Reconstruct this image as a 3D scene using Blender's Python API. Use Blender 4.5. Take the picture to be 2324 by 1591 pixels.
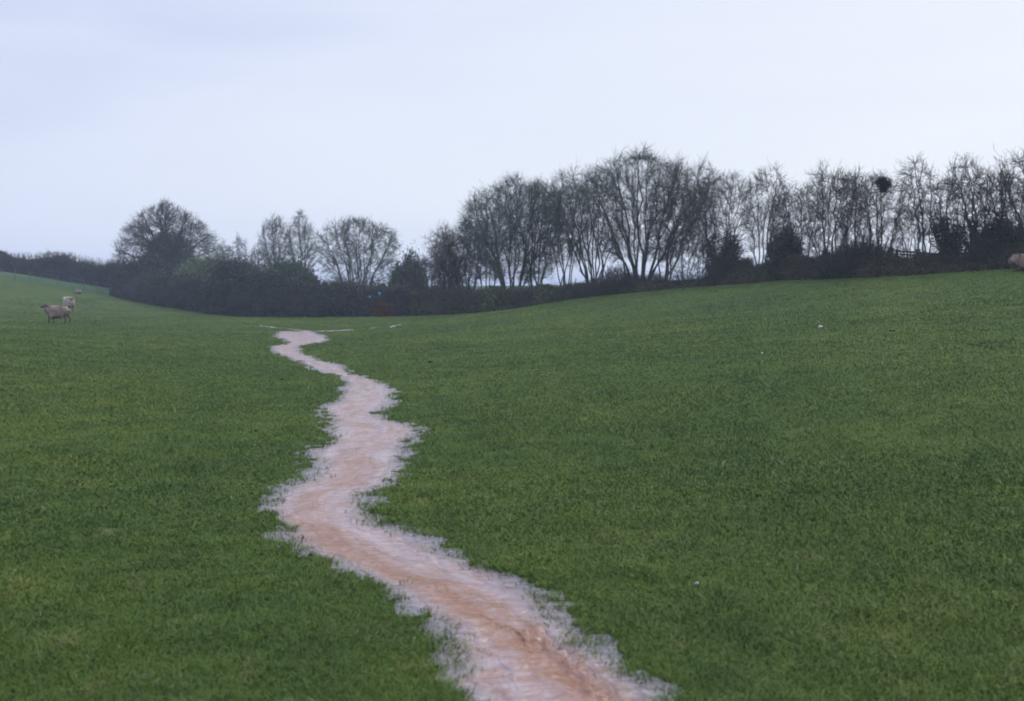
import bpy, bmesh, math, random
import numpy as np
from mathutils import Vector, Matrix, noise as mnoise

for o in list(bpy.data.objects):
    bpy.data.objects.remove(o, do_unlink=True)
scene = bpy.context.scene
COL = scene.collection
R = math.radians

# ------------------------------------------------------------------ camera
F = 2259.0            # focal length in units of a 2324 wide picture
CX, CY = 1162.0, 795.5
EYE = 1.65
PITCH = math.atan(135.5 / F)
cam_d = bpy.data.cameras.new('camera')
cam = bpy.data.objects.new('camera', cam_d)
COL.objects.link(cam)
cam.location = (0, 0, EYE)
cam.rotation_euler = (math.pi / 2 - PITCH, 0, 0)
cam_d.sensor_width = 36.0
cam_d.lens = 36.0 * F / 2324.0
cam_d.clip_start = 0.05
cam_d.clip_end = 8000
cam_d.dof.use_dof = True
cam_d.dof.focus_distance = 15.0
cam_d.dof.aperture_fstop = 2.6
scene.camera = cam

# ------------------------------------------------------------------ world: thick overcast
SUN_EL, SUN_ROT = R(48), R(35)
w = bpy.data.worlds.new('World')
scene.world = w
w.use_nodes = True
nt = w.node_tree
nt.nodes.clear()
N = nt.nodes.new
L = nt.links.new
sky = N('ShaderNodeTexSky'); sky.sky_type = 'NISHITA'; sky.sun_disc = False
sky.sun_elevation = SUN_EL; sky.sun_rotation = SUN_ROT; sky.air_density = 1.0; sky.dust_density = 2.0
bg1 = N('ShaderNodeBackground'); bg1.inputs['Strength'].default_value = 0.10
L(sky.outputs[0], bg1.inputs['Color'])
tc = N('ShaderNodeTexCoord')
mp = N('ShaderNodeMapping'); mp.inputs['Scale'].default_value = (1.0, 1.0, 5.0)
L(tc.outputs['Generated'], mp.inputs['Vector'])
n1 = N('ShaderNodeTexNoise'); n1.inputs['Scale'].default_value = 1.7; n1.inputs['Detail'].default_value = 6
n1.inputs['Roughness'].default_value = 0.45; n1.inputs['Distortion'].default_value = 0.3
L(mp.outputs[0], n1.inputs['Vector'])
sep = N('ShaderNodeSeparateXYZ'); L(tc.outputs['Generated'], sep.inputs[0])
def wmath(op, a, b=None, c=None, clamp=False):
    m = N('ShaderNodeMath'); m.operation = op; m.use_clamp = clamp
    for k, v in enumerate((a, b, c)):
        if v is None: continue
        if isinstance(v, (int, float)): m.inputs[k].default_value = v
        else: L(v, m.inputs[k])
    return m.outputs[0]
# thinner, brighter cloud to the right (towards the hidden sun), duller to the left
lr = wmath('MULTIPLY_ADD', sep.outputs['X'], 0.66, 0.60)
lr = wmath('ADD', lr, wmath('MULTIPLY', wmath('SUBTRACT', n1.outputs['Fac'], 0.5), 0.65))
# clearer band low over the hill
low = wmath('MULTIPLY_ADD', sep.outputs['Z'], -0.75, 0.16)
lr = wmath('ADD', lr, low, clamp=True)
ramp = N('ShaderNodeValToRGB')
ramp.color_ramp.elements[0].position = 0.0; ramp.color_ramp.elements[0].color = (0.46, 0.54, 0.84, 1)
ramp.color_ramp.elements[1].position = 1.0; ramp.color_ramp.elements[1].color = (0.92, 0.97, 1.03, 1)
e = ramp.color_ramp.elements.new(0.45); e.color = (0.78, 0.84, 1.0, 1)
L(lr, ramp.inputs['Fac'])
# an overcast sky is brightest overhead
zen = wmath('MULTIPLY_ADD', wmath('POWER', wmath('MAXIMUM', wmath('SUBTRACT', sep.outputs['Z'], 0.30), 0.0), 1.1), 3.6, 1.0)
bg2 = N('ShaderNodeBackground')
L(ramp.outputs['Color'], bg2.inputs['Color']); L(zen, bg2.inputs['Strength'])
mix = N('ShaderNodeMixShader'); mix.inputs['Fac'].default_value = 0.95
L(bg1.outputs[0], mix.inputs[1]); L(bg2.outputs[0], mix.inputs[2])
wo = N('ShaderNodeOutputWorld'); L(mix.outputs[0], wo.inputs['Surface'])

sun_d = bpy.data.lights.new('sun', 'SUN'); sun_d.energy = 1.1; sun_d.angle = R(25); sun_d.color = (1.0, 0.97, 0.92)
sun = bpy.data.objects.new('sun', sun_d); COL.objects.link(sun)
sd = Vector((math.sin(SUN_ROT) * math.cos(SUN_EL), math.cos(SUN_ROT) * math.cos(SUN_EL), math.sin(SUN_EL)))
sun.rotation_euler = (-sd).to_track_quat('-Z', 'Y').to_euler()

vs = scene.view_settings
vs.view_transform = 'Standard'; vs.look = 'None'; vs.gamma = 1.0; vs.exposure = 0.0; vs.use_curve_mapping = False
scene.cycles.use_denoising = True
scene.cycles.max_bounces = 6
scene.cycles.diffuse_bounces = 3
scene.cycles.glossy_bounces = 2
scene.cycles.transmission_bounces = 3
scene.cycles.volume_bounces = 0
scene.cycles.filter_width = 1.9

# ------------------------------------------------------------------ projection helpers
sP, cP = math.sin(PITCH), math.cos(PITCH)
def project(x, y, z):
    dz = z - EYE
    fwd = y * cP - dz * sP
    up = y * sP + dz * cP
    fs = np.where(fwd > 0.05, fwd, 0.05)
    return CX + F * x / fs, CY - F * up / fs, fwd
def ray_dir(px, py):
    u = (np.asarray(px, float) - CX) / F; v = (CY - np.asarray(py, float)) / F
    return u, cP + v * sP, -sP + v * cP          # unit forward depth

# ------------------------------------------------------------------ noise
def vnoise(x, y, seed=0):
    x = np.asarray(x, float); y = np.asarray(y, float)
    xi = np.floor(x).astype(np.int64); yi = np.floor(y).astype(np.int64)
    fx = x - xi; fy = y - yi
    fx = fx * fx * fx * (fx * (fx * 6 - 15) + 10); fy = fy * fy * fy * (fy * (fy * 6 - 15) + 10)
    def h(a, b):
        n = (a * 374761393 + b * 668265263 + seed * 1442695041) & 0xffffffff
        n = ((n ^ (n >> 13)) * 1274126177) & 0xffffffff
        n = (n ^ (n >> 16)) & 0xffff
        return n / 65535.0
    a = h(xi, yi); b = h(xi + 1, yi); c = h(xi, yi + 1); d = h(xi + 1, yi + 1)
    return (a + (b - a) * fx) * (1 - fy) + (c + (d - c) * fx) * fy - 0.5
def fbm(x, y, o=4, seed=0):
    s = 0; a = 1.0; t = 0
    for k in range(o):
        s = s + a * vnoise(np.asarray(x) * 2 ** k + 17.3 * k, np.asarray(y) * 2 ** k - 9.1 * k, seed + k); t += a; a *= 0.5
    return s / t

# ------------------------------------------------------------------ terrain
CTRL = np.array([
 # valley line (follows the stream)
 (0.3,3,0),(-0.6,6,0),(-1.5,10,0),(-2.7,15,0),(-3.6,20,0),(-5,25,0),(-6.8,30,0),(-8.5,38,0),(-10,45,-.02),(-9,54,.10),(-16,55,.10),(-12,64,-.06),(-20,68,-.08),
 (-5,54,.13),(-5,61,.15),
 # right slope
 (3,5,.16),(6,8,.50),(10,15,1.0),(14,25,1.65),(25,15,2.3),(8,35,1.1),(3,30,.55),(0,20,.25),(5,20,.72),(30,33,3.1),(3,12,.30),(12,8,1.0),
 # foot of the hedge
 (17,33,2.40),(12.5,40,2.13),(7.5,50,1.70),(3.5,54,1.17),(-.1,58,.55),
 # left slope
 (-6,8,.22),(-6,15,.20),(-12,25,.30),(-16,15,.7),(-30,30,1.3),(-20.5,45,.15),(-33,65,.50),(-42,82,1.6),(-27,75,.45),(-33,86,1.0),(-42,95,2.35),(-51,100,3.55),(-70,105,5.0),(-45,55,1.2),
 # behind the camera
 (0,-5,.05),(-10,-5,.5),(10,-5,.8),
 # land beyond
 (20,40,2.4),(30,60,2.4),(10,90,2.3),(20,150,3.0),(0,150,2.3),(-40,150,2.3),(-60,112,3.2),(-40,110,.9),(-85,150,4.8),(60,150,3.0),(-10,100,.6),
], float)
def tps_fit(P):
    n = len(P)
    d = np.hypot(P[:, None, 0] - P[None, :, 0], P[:, None, 1] - P[None, :, 1])
    K = np.where(d > 0, d * d * np.log(np.maximum(d, 1e-9)), 0) + np.eye(n) * 0.02
    A = np.zeros((n + 3, n + 3)); A[:n, :n] = K
    A[:n, n] = 1; A[:n, n + 1:] = P[:, :2]; A[n, :n] = 1; A[n + 1:, :n] = P[:, :2].T
    return np.linalg.solve(A, np.concatenate([P[:, 2], np.zeros(3)]))
WT = tps_fit(CTRL)
def base_z(x, y):
    x = np.asarray(x, float); y = np.asarray(y, float); sh = x.shape
    x = x.ravel(); y = y.ravel()
    s = WT[-3] + WT[-2] * x + WT[-1] * y
    for (cx, cy, _), wgt in zip(CTRL, WT[:-3]):
        r2 = (x - cx) ** 2 + (y - cy) ** 2
        s = s + wgt * 0.5 * r2 * np.log(np.maximum(r2, 1e-9))
    r = np.hypot(x, y)
    t = np.clip((r - 120) / 80, 0, 1); t = t * t * (3 - 2 * t)
    t2 = np.clip((np.where(y < 0, -y, 0) - 3) / 25 + np.clip((np.abs(x) - 45) / 60, 0, 1) * (y < 60), 0, 1)
    far = 2.3 + 0 * s
    s = s * (1 - t) + far * t
    s = s * (1 - t2) + np.clip(s, 0, 4.0) * t2
    return s.reshape(sh)
def ground_hit(px, py, dmax=200.0):
    px = np.atleast_1d(np.asarray(px, float)); py = np.atleast_1d(np.asarray(py, float))
    dx, dy, dz = ray_dir(px, py)
    ds = np.geomspace(1.2, dmax, 260)
    lo = np.full(px.shape, np.nan); hi = np.full(px.shape, float(dmax)); done = np.zeros(px.shape, bool)
    prev = ds[0]
    for d in ds[1:]:
        below = (EYE + dz * d) < base_z(dx * d, dy * d)
        new = below & ~done
        lo[new] = prev; hi[new] = d; done |= new
        prev = d
    lo[~done] = dmax - 1
    for _ in range(22):
        m = 0.5 * (lo + hi)
        b = (EYE + dz * m) < base_z(dx * m, dy * m)
        hi = np.where(b, m, hi); lo = np.where(b, lo, m)
    m = 0.5 * (lo + hi)
    return dx * m, dy * m, base_z(dx * m, dy * m), m
def hit1(px, py):
    x, y, z, d = ground_hit(px, py)
    return Vector((x[0], y[0], z[0])), d[0]

# ------------------------------------------------------------------ stream banks, row by row
LB = [(752,636),(757,632),(763,626),(768,640),(773,650),(778,652),(782,640),(786,613),(792,619),(803,627),(811,647),(818,673),(823,690),(833,704),(842,721),(849,749),(857,772),(866,781),(874,792),(880,778),(889,781),(897,777),(911,767),(920,742),(929,722),(940,735),(951,744),(963,742),(974,752),(985,750),(997,748),(1008,744),(1020,716),(1034,708),(1048,712),(1062,716),(1076,712),(1085,701),(1096,681),(1105,655),(1116,633),(1133,609),(1150,604),(1166,609),(1183,616),(1197,643),(1210,646),(1224,656),(1244,690),(1257,707),(1271,745),(1288,781),(1305,815),(1322,855),(1338,885),(1352,899),(1365,912),(1379,940),(1399,956),(1412,986),(1426,1003),(1443,1016),(1466,1008),(1480,1028),(1503,1014),(1524,1034),(1544,1018),(1561,1037),(1581,1042),(1600,1066),(1700,1150),(1900,1330),(2200,1520),(2700,1800)]
RB = [(752,704),(763,735),(772,747),(778,722),(782,700),(786,673),(792,681),(803,687),(811,712),(818,724),(823,749),(833,784),(842,788),(849,809),(857,835),(866,857),(874,877),(880,886),(889,894),(897,895),(911,889),(920,880),(929,872),(940,866),(951,878),(963,920),(974,950),(985,938),(997,929),(1008,920),(1020,913),(1034,921),(1048,915),(1062,921),(1076,906),(1085,887),(1096,887),(1105,868),(1116,838),(1133,831),(1150,830),(1166,835),(1183,852),(1197,879),(1210,935),(1224,963),(1244,993),(1257,1020),(1271,1058),(1288,1098),(1305,1140),(1328,1188),(1351,1229),(1377,1268),(1400,1289),(1408,1308),(1429,1334),(1449,1348),(1469,1360),(1487,1395),(1504,1411),(1519,1430),(1539,1445),(1550,1476),(1571,1494),(1600,1516),(1700,1620),(1900,1830),(2200,2110),(2700,2500)]
LB = np.array(LB, float); RB = np.array(RB, float)
RB[:, 1] -= 20 * np.clip((RB[:, 0] - 1290) / 120, 0, 1)
def banks(py):
    return np.interp(py, LB[:, 0], LB[:, 1]), np.interp(py, RB[:, 0], RB[:, 1])
# thin threads of water above the pool: (px, py, half height)
THREADS = [
 [(690,752.5,1.3),(730,751.5,1.1),(770,750,1.1),(802,748.5,0.7)],
 [(588,739,0.6),(606,741,1.2),(632,744,1.3),(660,747,1.0),(690,750,1.4),(712,752,1.2)],
 [(838,744.5,0.6),(846,744,1.1),(853,743.6,0.4)],
 [(884,742,0.6),(893,740,1.9),(903,738,1.9),(912,736.6,0.8)],
 [(912,734,0.7),(920,731.5,2.3),(928,729,2.2),(936,727.5,0.7)],
]
def in_stream(x, y, z=None):
    """metres inside the bank (negative outside)"""
    if z is None: z = base_z(x, y)
    px, py, d = project(x, y, z)
    Lb, Rb = banks(py)
    m = np.minimum(px - Lb, Rb - px) * np.maximum(d, .1) / F
    m = np.where((py < 751.5), -np.abs(py - 751.5) * 0.05 - 0.1, m)
    m = np.where((d < 1.0) | (py > 2690), -3.0, m)
    return m
def in_thread(x, y, z):
    px, py, d = project(x, y, z)
    hitm = np.zeros(px.shape, bool)
    for T in THREADS:
        a = np.array(T)
        c = np.interp(px, a[:, 0], a[:, 1]); hh = np.interp(px, a[:, 0], a[:, 2])
        hitm |= (px > a[0, 0]) & (px < a[-1, 0]) & (np.abs(py - c) < hh + .6) & (d > 20)
    return hitm
def ground_z(x, y, full=False):
    b = base_z(x, y)
    s = in_stream(x, y, b)
    d = np.hypot(x, y)
    amp = np.clip(1.0 - (d - 60) / 80, 0.2, 1)
    # edge of the flood is ragged: it creeps between tufts
    rag = (fbm(x * 5.0, y * 5.0, 3, 5) * 0.42 + fbm(x * 1.5, y * 1.5, 2, 8) * 0.26 + fbm(x * 16, y * 16, 2, 9) * .22) * np.clip(0.4 + d * 0.05, .5, 1.5)
    s2 = s + rag
    ch = np.clip((s2 + 0.09) / 0.10, 0, 1); ch = ch * ch * (3 - 2 * ch)
    z = b + (fbm(x * .45, y * .45, 3, 1) * 0.11 + fbm(x * 2.5, y * 2.5, 3, 2) * 0.035) * amp * np.clip(-s * 1.2, 0.0, 1)
    z = z + 0.004 * np.clip(1 - np.abs(s) / .5, 0, 1) + fbm(x * 9, y * 9, 2, 3) * 0.012
    z = z * 1.0 - 0.075 * ch
    return (z, s2) if full else z

# ------------------------------------------------------------------ mesh + material helpers
def mesh_np(name, verts, quads=None, tris=None, mats=(), smooth=False, matidx=None, uv=None):
    verts = np.ascontiguousarray(verts, dtype=np.float32).reshape(-1, 3)
    me = bpy.data.meshes.new(name)
    nq = 0 if quads is None else len(quads); ntr = 0 if tris is None else len(tris)
    loops = []
    if nq: loops.append(np.asarray(quads).reshape(-1))
    if ntr: loops.append(np.asarray(tris).reshape(-1))
    loops = np.concatenate(loops).astype(np.int32)
    me.vertices.add(len(verts)); me.vertices.foreach_set('co', verts.ravel())
    me.loops.add(len(loops)); me.loops.foreach_set('vertex_index', loops)
    me.polygons.add(nq + ntr)
    starts = np.concatenate([np.arange(nq) * 4, nq * 4 + np.arange(ntr) * 3]).astype(np.int32)
    me.polygons.foreach_set('loop_start', starts)
    if matidx is not None: me.polygons.foreach_set('material_index', np.asarray(matidx, dtype=np.int32))
    me.polygons.foreach_set('use_smooth', np.full(nq + ntr, smooth))
    if uv is not None:
        lay = me.uv_layers.new(name='UVMap')
        lay.data.foreach_set('uv', np.ascontiguousarray(uv[loops], dtype=np.float32).ravel())
    me.update(calc_edges=True)
    for m in mats: me.materials.append(m)
    return me
def link(name, me, parent=None, loc=None):
    o = bpy.data.objects.new(name, me); COL.objects.link(o)
    if parent is not None: o.parent = parent
    if loc is not None: o.location = loc
    return o
def tag(o, label, cat, group=None, kind=None):
    if label: o['label'] = label
    if cat: o['category'] = cat
    if group: o['group'] = group
    if kind: o['kind'] = kind
    return o
def empty(name, loc, rz=0.0):
    o = bpy.data.objects.new(name, None); COL.objects.link(o)
    o.location = loc; o.rotation_euler = (0, 0, rz); o.empty_display_size = 0.3
    return o

class NT:
    def __init__(s, name):
        s.m = bpy.data.materials.new(name); s.m.use_nodes = True; s.t = s.m.node_tree
        s.t.nodes.clear()
        s.out = s.n('ShaderNodeOutputMaterial'); s.b = s.n('ShaderNodeBsdfPrincipled')
        s.l(s.b.outputs[0], s.out.inputs['Surface'])
    def n(s, k, **kw):
        x = s.t.nodes.new(k)
        for a, v in kw.items(): setattr(x, a, v)
        return x
    def l(s, a, b): s.t.links.new(a, b)
    def noise(s, scale, detail=3, rough=.55, vec=None, dist=0):
        x = s.n('ShaderNodeTexNoise'); x.inputs['Scale'].default_value = scale
        x.inputs['Detail'].default_value = detail; x.inputs['Roughness'].default_value = rough
        x.inputs['Distortion'].default_value = dist
        if vec is not None: s.l(vec, x.inputs['Vector'])
        return x.outputs['Fac']
    def ramp(s, fac, stops):
        r = s.n('ShaderNodeValToRGB'); cr = r.color_ramp
        cr.elements[0].position = stops[0][0]; cr.elements[0].color = (*stops[0][1], 1)
        cr.elements[1].position = stops[-1][0]; cr.elements[1].color = (*stops[-1][1], 1)
        for p, c in stops[1:-1]:
            el = cr.elements.new(p); el.color = (*c, 1)
        s.l(fac, r.inputs['Fac']); return r.outputs['Color']
    def mix(s, fac, a, b, mode='MIX'):
        x = s.n('ShaderNodeMix', data_type='RGBA', blend_type=mode)
        if isinstance(fac, (int, float)): x.inputs[0].default_value = fac
        else: s.l(fac, x.inputs[0])
        for i, v in ((6, a), (7, b)):
            if isinstance(v, tuple): x.inputs[i].default_value = (*v, 1)
            else: s.l(v, x.inputs[i])
        return x.outputs[2]
    def math(s, op, a, b=0.0, clamp=False):
        x = s.n('ShaderNodeMath', operation=op, use_clamp=clamp)
        for i, v in enumerate((a, b)):
            if isinstance(v, (int, float)): x.inputs[i].default_value = v
            else: s.l(v, x.inputs[i])
        return x.outputs[0]
    def bump(s, h, strength, dist):
        x = s.n('ShaderNodeBump'); x.inputs['Strength'].default_value = strength; x.inputs['Distance'].default_value = dist
        s.l(h, x.inputs['Height']); s.l(x.outputs[0], s.b.inputs['Normal'])
    def fin(s, rough=.8, spec=.25):
        s.b.inputs['Roughness'].default_value = rough; s.b.inputs['Specular IOR Level'].default_value = spec
        return s.m

def grass_colour(t, blade):
    pos = t.n('ShaderNodeNewGeometry').outputs['Position']
    big = t.noise(0.22, 4, .6, pos)
    mid = t.noise(1.6, 4, .62, pos)
    fine = t.noise(14.0 if not blade else 22.0, 3, .65, pos)
    c = t.ramp(big, [(.28, (.048, .083, .018)), (.5, (.066, .104, .019)), (.72, (.092, .126, .024))])
    patch = t.ramp(mid, [(.30, (.70, .74, .78)), (.46, (.93, .95, .93)), (.60, (1.06, 1.03, .96)), (.74, (1.30, 1.12, 1.0))])
    c = t.mix(1.0, c, patch, 'MULTIPLY')
    f = t.ramp(fine, [(.28, (.82, .85, .86)), (.5, (1, 1, 1)), (.72, (1.16, 1.10, 1.04))])
    c = t.mix(1.0, c, f, 'MULTIPLY')
    # dead, straw coloured wisps and bare earthy worn spots
    dry = t.noise(3.2, 5, .7, pos)
    dm = t.ramp(dry, [(.60, (0, 0, 0)), (.74, (1, 1, 1))])
    c = t.mix(t.math('MULTIPLY', dm, .55), c, (.165, .150, .075))
    earth = t.noise(2.3, 5, .75, t.math('ADD', 0, 0) if False else pos, 0.6)
    em = t.ramp(earth, [(.27, (1, 1, 1)), (.36, (0, 0, 0))])
    c = t.mix(t.math('MULTIPLY', em, .7), c, (.075, .062, .048))
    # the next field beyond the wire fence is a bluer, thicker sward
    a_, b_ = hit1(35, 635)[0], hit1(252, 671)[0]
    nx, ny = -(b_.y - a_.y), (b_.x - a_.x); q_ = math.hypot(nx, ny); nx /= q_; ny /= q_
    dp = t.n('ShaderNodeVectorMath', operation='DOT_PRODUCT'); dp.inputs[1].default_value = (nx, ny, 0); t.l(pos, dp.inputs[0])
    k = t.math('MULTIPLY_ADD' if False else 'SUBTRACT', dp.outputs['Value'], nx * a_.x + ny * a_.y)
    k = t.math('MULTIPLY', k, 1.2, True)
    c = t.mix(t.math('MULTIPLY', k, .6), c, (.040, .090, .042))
    return c
t = NT('pasture_turf')
c = grass_colour(t, False)
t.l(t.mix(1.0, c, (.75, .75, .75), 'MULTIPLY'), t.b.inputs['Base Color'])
pos = t.n('ShaderNodeNewGeometry').outputs['Position']
t.bump(t.noise(30, 4, .7, pos), .7, .03)
M_TURF = t.fin(.95, .08)
t = NT('grass_blades')
c = grass_colour(t, True)
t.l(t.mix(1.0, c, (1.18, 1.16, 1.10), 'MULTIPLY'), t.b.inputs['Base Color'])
M_BLADE = t.fin(.65, .10)
vm = t.n('ShaderNodeVectorMath', operation='MULTIPLY_ADD'); vm.inputs[1].default_value = (.40, .40, .40); vm.inputs[2].default_value = (0, 0, .6)
t.l(t.n('ShaderNodeNewGeometry').outputs['Normal'], vm.inputs[0])
vn = t.n('ShaderNodeVectorMath', operation='NORMALIZE'); t.l(vm.outputs[0], vn.inputs[0]); t.l(vn.outputs[0], t.b.inputs['Normal'])

def simple_mat(name, c1, c2, scale=6, rough=.85, spec=.2, bump=0.0, detail=4, obj=False):
    t = NT(name)
    if obj: v = t.n('ShaderNodeTexCoord').outputs['Object']
    else: v = t.n('ShaderNodeNewGeometry').outputs['Position']
    nz = t.noise(scale, detail, .65, v)
    t.l(t.ramp(nz, [(.3, c1), (.7, c2)]), t.b.inputs['Base Color'])
    if bump: t.bump(t.noise(scale * 4, 4, .7, v), bump, .02)
    return t.fin(rough, spec)
M_BARK = simple_mat('bark', (.030, .032, .026), (.075, .078, .052), 3, .9, .1, .5)
M_BARK_P = simple_mat('bark_pale', (.045, .050, .038), (.105, .110, .070), 3, .9, .1, .5)
M_TWIG = simple_mat('twig_bark', (.040, .040, .034), (.085, .080, .058), 2, .9, .1)
M_TWIG_G = simple_mat('twig_bark_green', (.050, .062, .052), (.100, .116, .085), 2, .9, .1)
M_BUD = simple_mat('young_buds', (.085, .105, .065), (.15, .17, .10), 4, .8, .2)
M_IVY = simple_mat('ivy_leaf', (.020, .032, .018), (.050, .070, .032), 5, .5, .35)
M_BRAMBLE = simple_mat('bramble', (.060, .050, .038), (.115, .115, .060), 1.3, .85, .15)
M_THORN = simple_mat('thorn_thicket', (.036, .038, .035), (.070, .080, .056), 1.1, .9, .1)
M_WILLOW = simple_mat('willow_scrub', (.090, .120, .070), (.170, .205, .120), 1.0, .85, .15)
M_DARKG = simple_mat('evergreen_scrub', (.034, .052, .036), (.080, .105, .060), 1.2, .75, .2)
M_BRACKEN = simple_mat('dead_bracken', (.075, .034, .024), (.13, .060, .038), 3, .9, .1)
M_STRAW = simple_mat('straw', (.22, .20, .11), (.36, .32, .20), 5, .8, .1)
M_ELDER = simple_mat('elder_leaf', (.055, .085, .03), (.10, .14, .045), 4, .7, .2)
M_FARHEDGE = simple_mat('far_hedge', (.035, .036, .034), (.065, .070, .052), .8, .9, .1)
M_POST = simple_mat('weathered_post', (.09, .085, .075), (.17, .16, .14), 8, .9, .15, .3)
M_WIRE = simple_mat('fence_wire', (.16, .16, .16), (.24, .24, .24), 8, .5, .5)
M_RAIL = simple_mat('old_rail', (.03, .03, .026), (.065, .06, .05), 8, .9, .15, .3)
M_WOOLD = simple_mat('wool_dun', (.11, .08, .065), (.22, .165, .13), 9, .95, .05, .6, 5, True)
M_WOOL = simple_mat('wool', (.13, .10, .08), (.30, .24, .19), 9, .95, .05, .6, 5, True)
M_WOOLB = simple_mat('wool_light', (.26, .21, .165), (.50, .43, .35), 9, .95, .05, .6, 5, True)
M_FACE = simple_mat('sheep_skin', (.060, .048, .042), (.13, .10, .085), 12, .8, .15, 0, 4, True)
M_DARK = simple_mat('peaty_soil', (.018, .014, .012), (.05, .038, .028), 20, .95, .1, .5, 4, True)
M_STONE = simple_mat('white_stone', (.60, .62, .60), (.80, .82, .80), 14, .7, .3, .3, 4, True)
M_BLUE = simple_mat('blue_plastic', (.02, .10, .42), (.05, .22, .62), 10, .35, .5, 0, 3, True)
M_LEAFR = simple_mat('dead_leaf', (.10, .03, .02), (.16, .06, .035), 20, .7, .3, 0, 3, True)
M_NEST = simple_mat('nest_sticks', (.012, .012, .010), (.035, .030, .024), 12, .95, .05)

# ------------------------------------------------------------------ ground sheet
def build_ground():
    az = np.concatenate([np.linspace(-180, -60, 25)[:-1], np.linspace(-60, -32, 60)[:-1], np.linspace(-32, 32, 500)[:-1], np.linspace(32, 60, 60)[:-1], np.linspace(60, 180, 25)[:-1]])
    az = np.radians(az)
    rad = np.concatenate([np.geomspace(.25, 2.2, 24)[:-1], np.geomspace(2.2, 140, 620)[:-1], np.geomspace(140, 3500, 60)])
    A, Rr = np.meshgrid(az, rad)
    x = Rr * np.sin(A); y = Rr * np.cos(A)
    z = ground_z(x, y)
    z = np.where(Rr < 1.5, base_z(x, y), z)
    nr, na = x.shape
    v = np.stack([x, y, z], -1).reshape(-1, 3)
    v = np.concatenate([v, [[0, 0, float(base_z(np.array([0.]), np.array([0.]))[0])]]])
    i = np.arange(nr - 1)[:, None] * na; j = np.arange(na)[None, :]; j2 = (j + 1) % na
    q = np.stack([i + j, i + j2, i + na + j2, i + na + j], -1).reshape(-1, 4)
    q = q[:, ::-1]
    c = nr * na
    tr = np.stack([np.full(na, c), np.arange(na), (np.arange(na) + 1) % na], -1)[:, ::-1]
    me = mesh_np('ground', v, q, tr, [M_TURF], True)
    o = link('ground', me); o['kind'] = 'structure'; o['label'] = 'green grazed pasture falling to a shallow valley'
build_ground()

# ------------------------------------------------------------------ the flood stream
t = NT('muddy_flood_water')
uvn = t.n('ShaderNodeUVMap').outputs[0]
def uvmap(sx, sy, rot=0):
    m = t.n('ShaderNodeMapping'); m.inputs['Scale'].default_value = (sx, sy, 1); m.inputs['Rotation'].default_value = (0, 0, rot)
    t.l(uvn, m.inputs['Vector']); return m.outputs[0]
streak = t.noise(1.0, 4, .6, uvmap(.9, 4.5), .9)
boil = t.noise(1.0, 3, .6, uvmap(9.0, 6.0), .8)
deep = t.n('ShaderNodeAttribute'); deep.attribute_name = 'current'
f = t.math('ADD', t.math('MULTIPLY', streak, .9), t.math('MULTIPLY', boil, .75))
f = t.math('ADD', f, -.08)
f = t.math('ADD', f, t.math('MULTIPLY', deep.outputs['Fac'], -.34))
c = t.ramp(f, [(.34, (.225, .105, .055)), (.48, (.255, .142, .092)), (.64, (.285, .185, .150)), (.85, (.32, .245, .225))])
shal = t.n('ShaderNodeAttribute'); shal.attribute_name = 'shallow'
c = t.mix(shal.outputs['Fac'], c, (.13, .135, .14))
t.l(c, t.b.inputs['Base Color'])
hgt = t.math('ADD', t.noise(1.0, 2, .5, uvmap(2.2, 6.0, .25), 1.0), t.math('MULTIPLY', t.noise(1.0, 3, .6, uvmap(19, 9, -.2), .5), .60))
t.bump(hgt, 1.0, .050)
t.b.inputs['IOR'].default_value = 1.33
t.b.inputs['Roughness'].default_value = .20
t.b.inputs['Specular IOR Level'].default_value = .55
M_WATER = t.m
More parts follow.
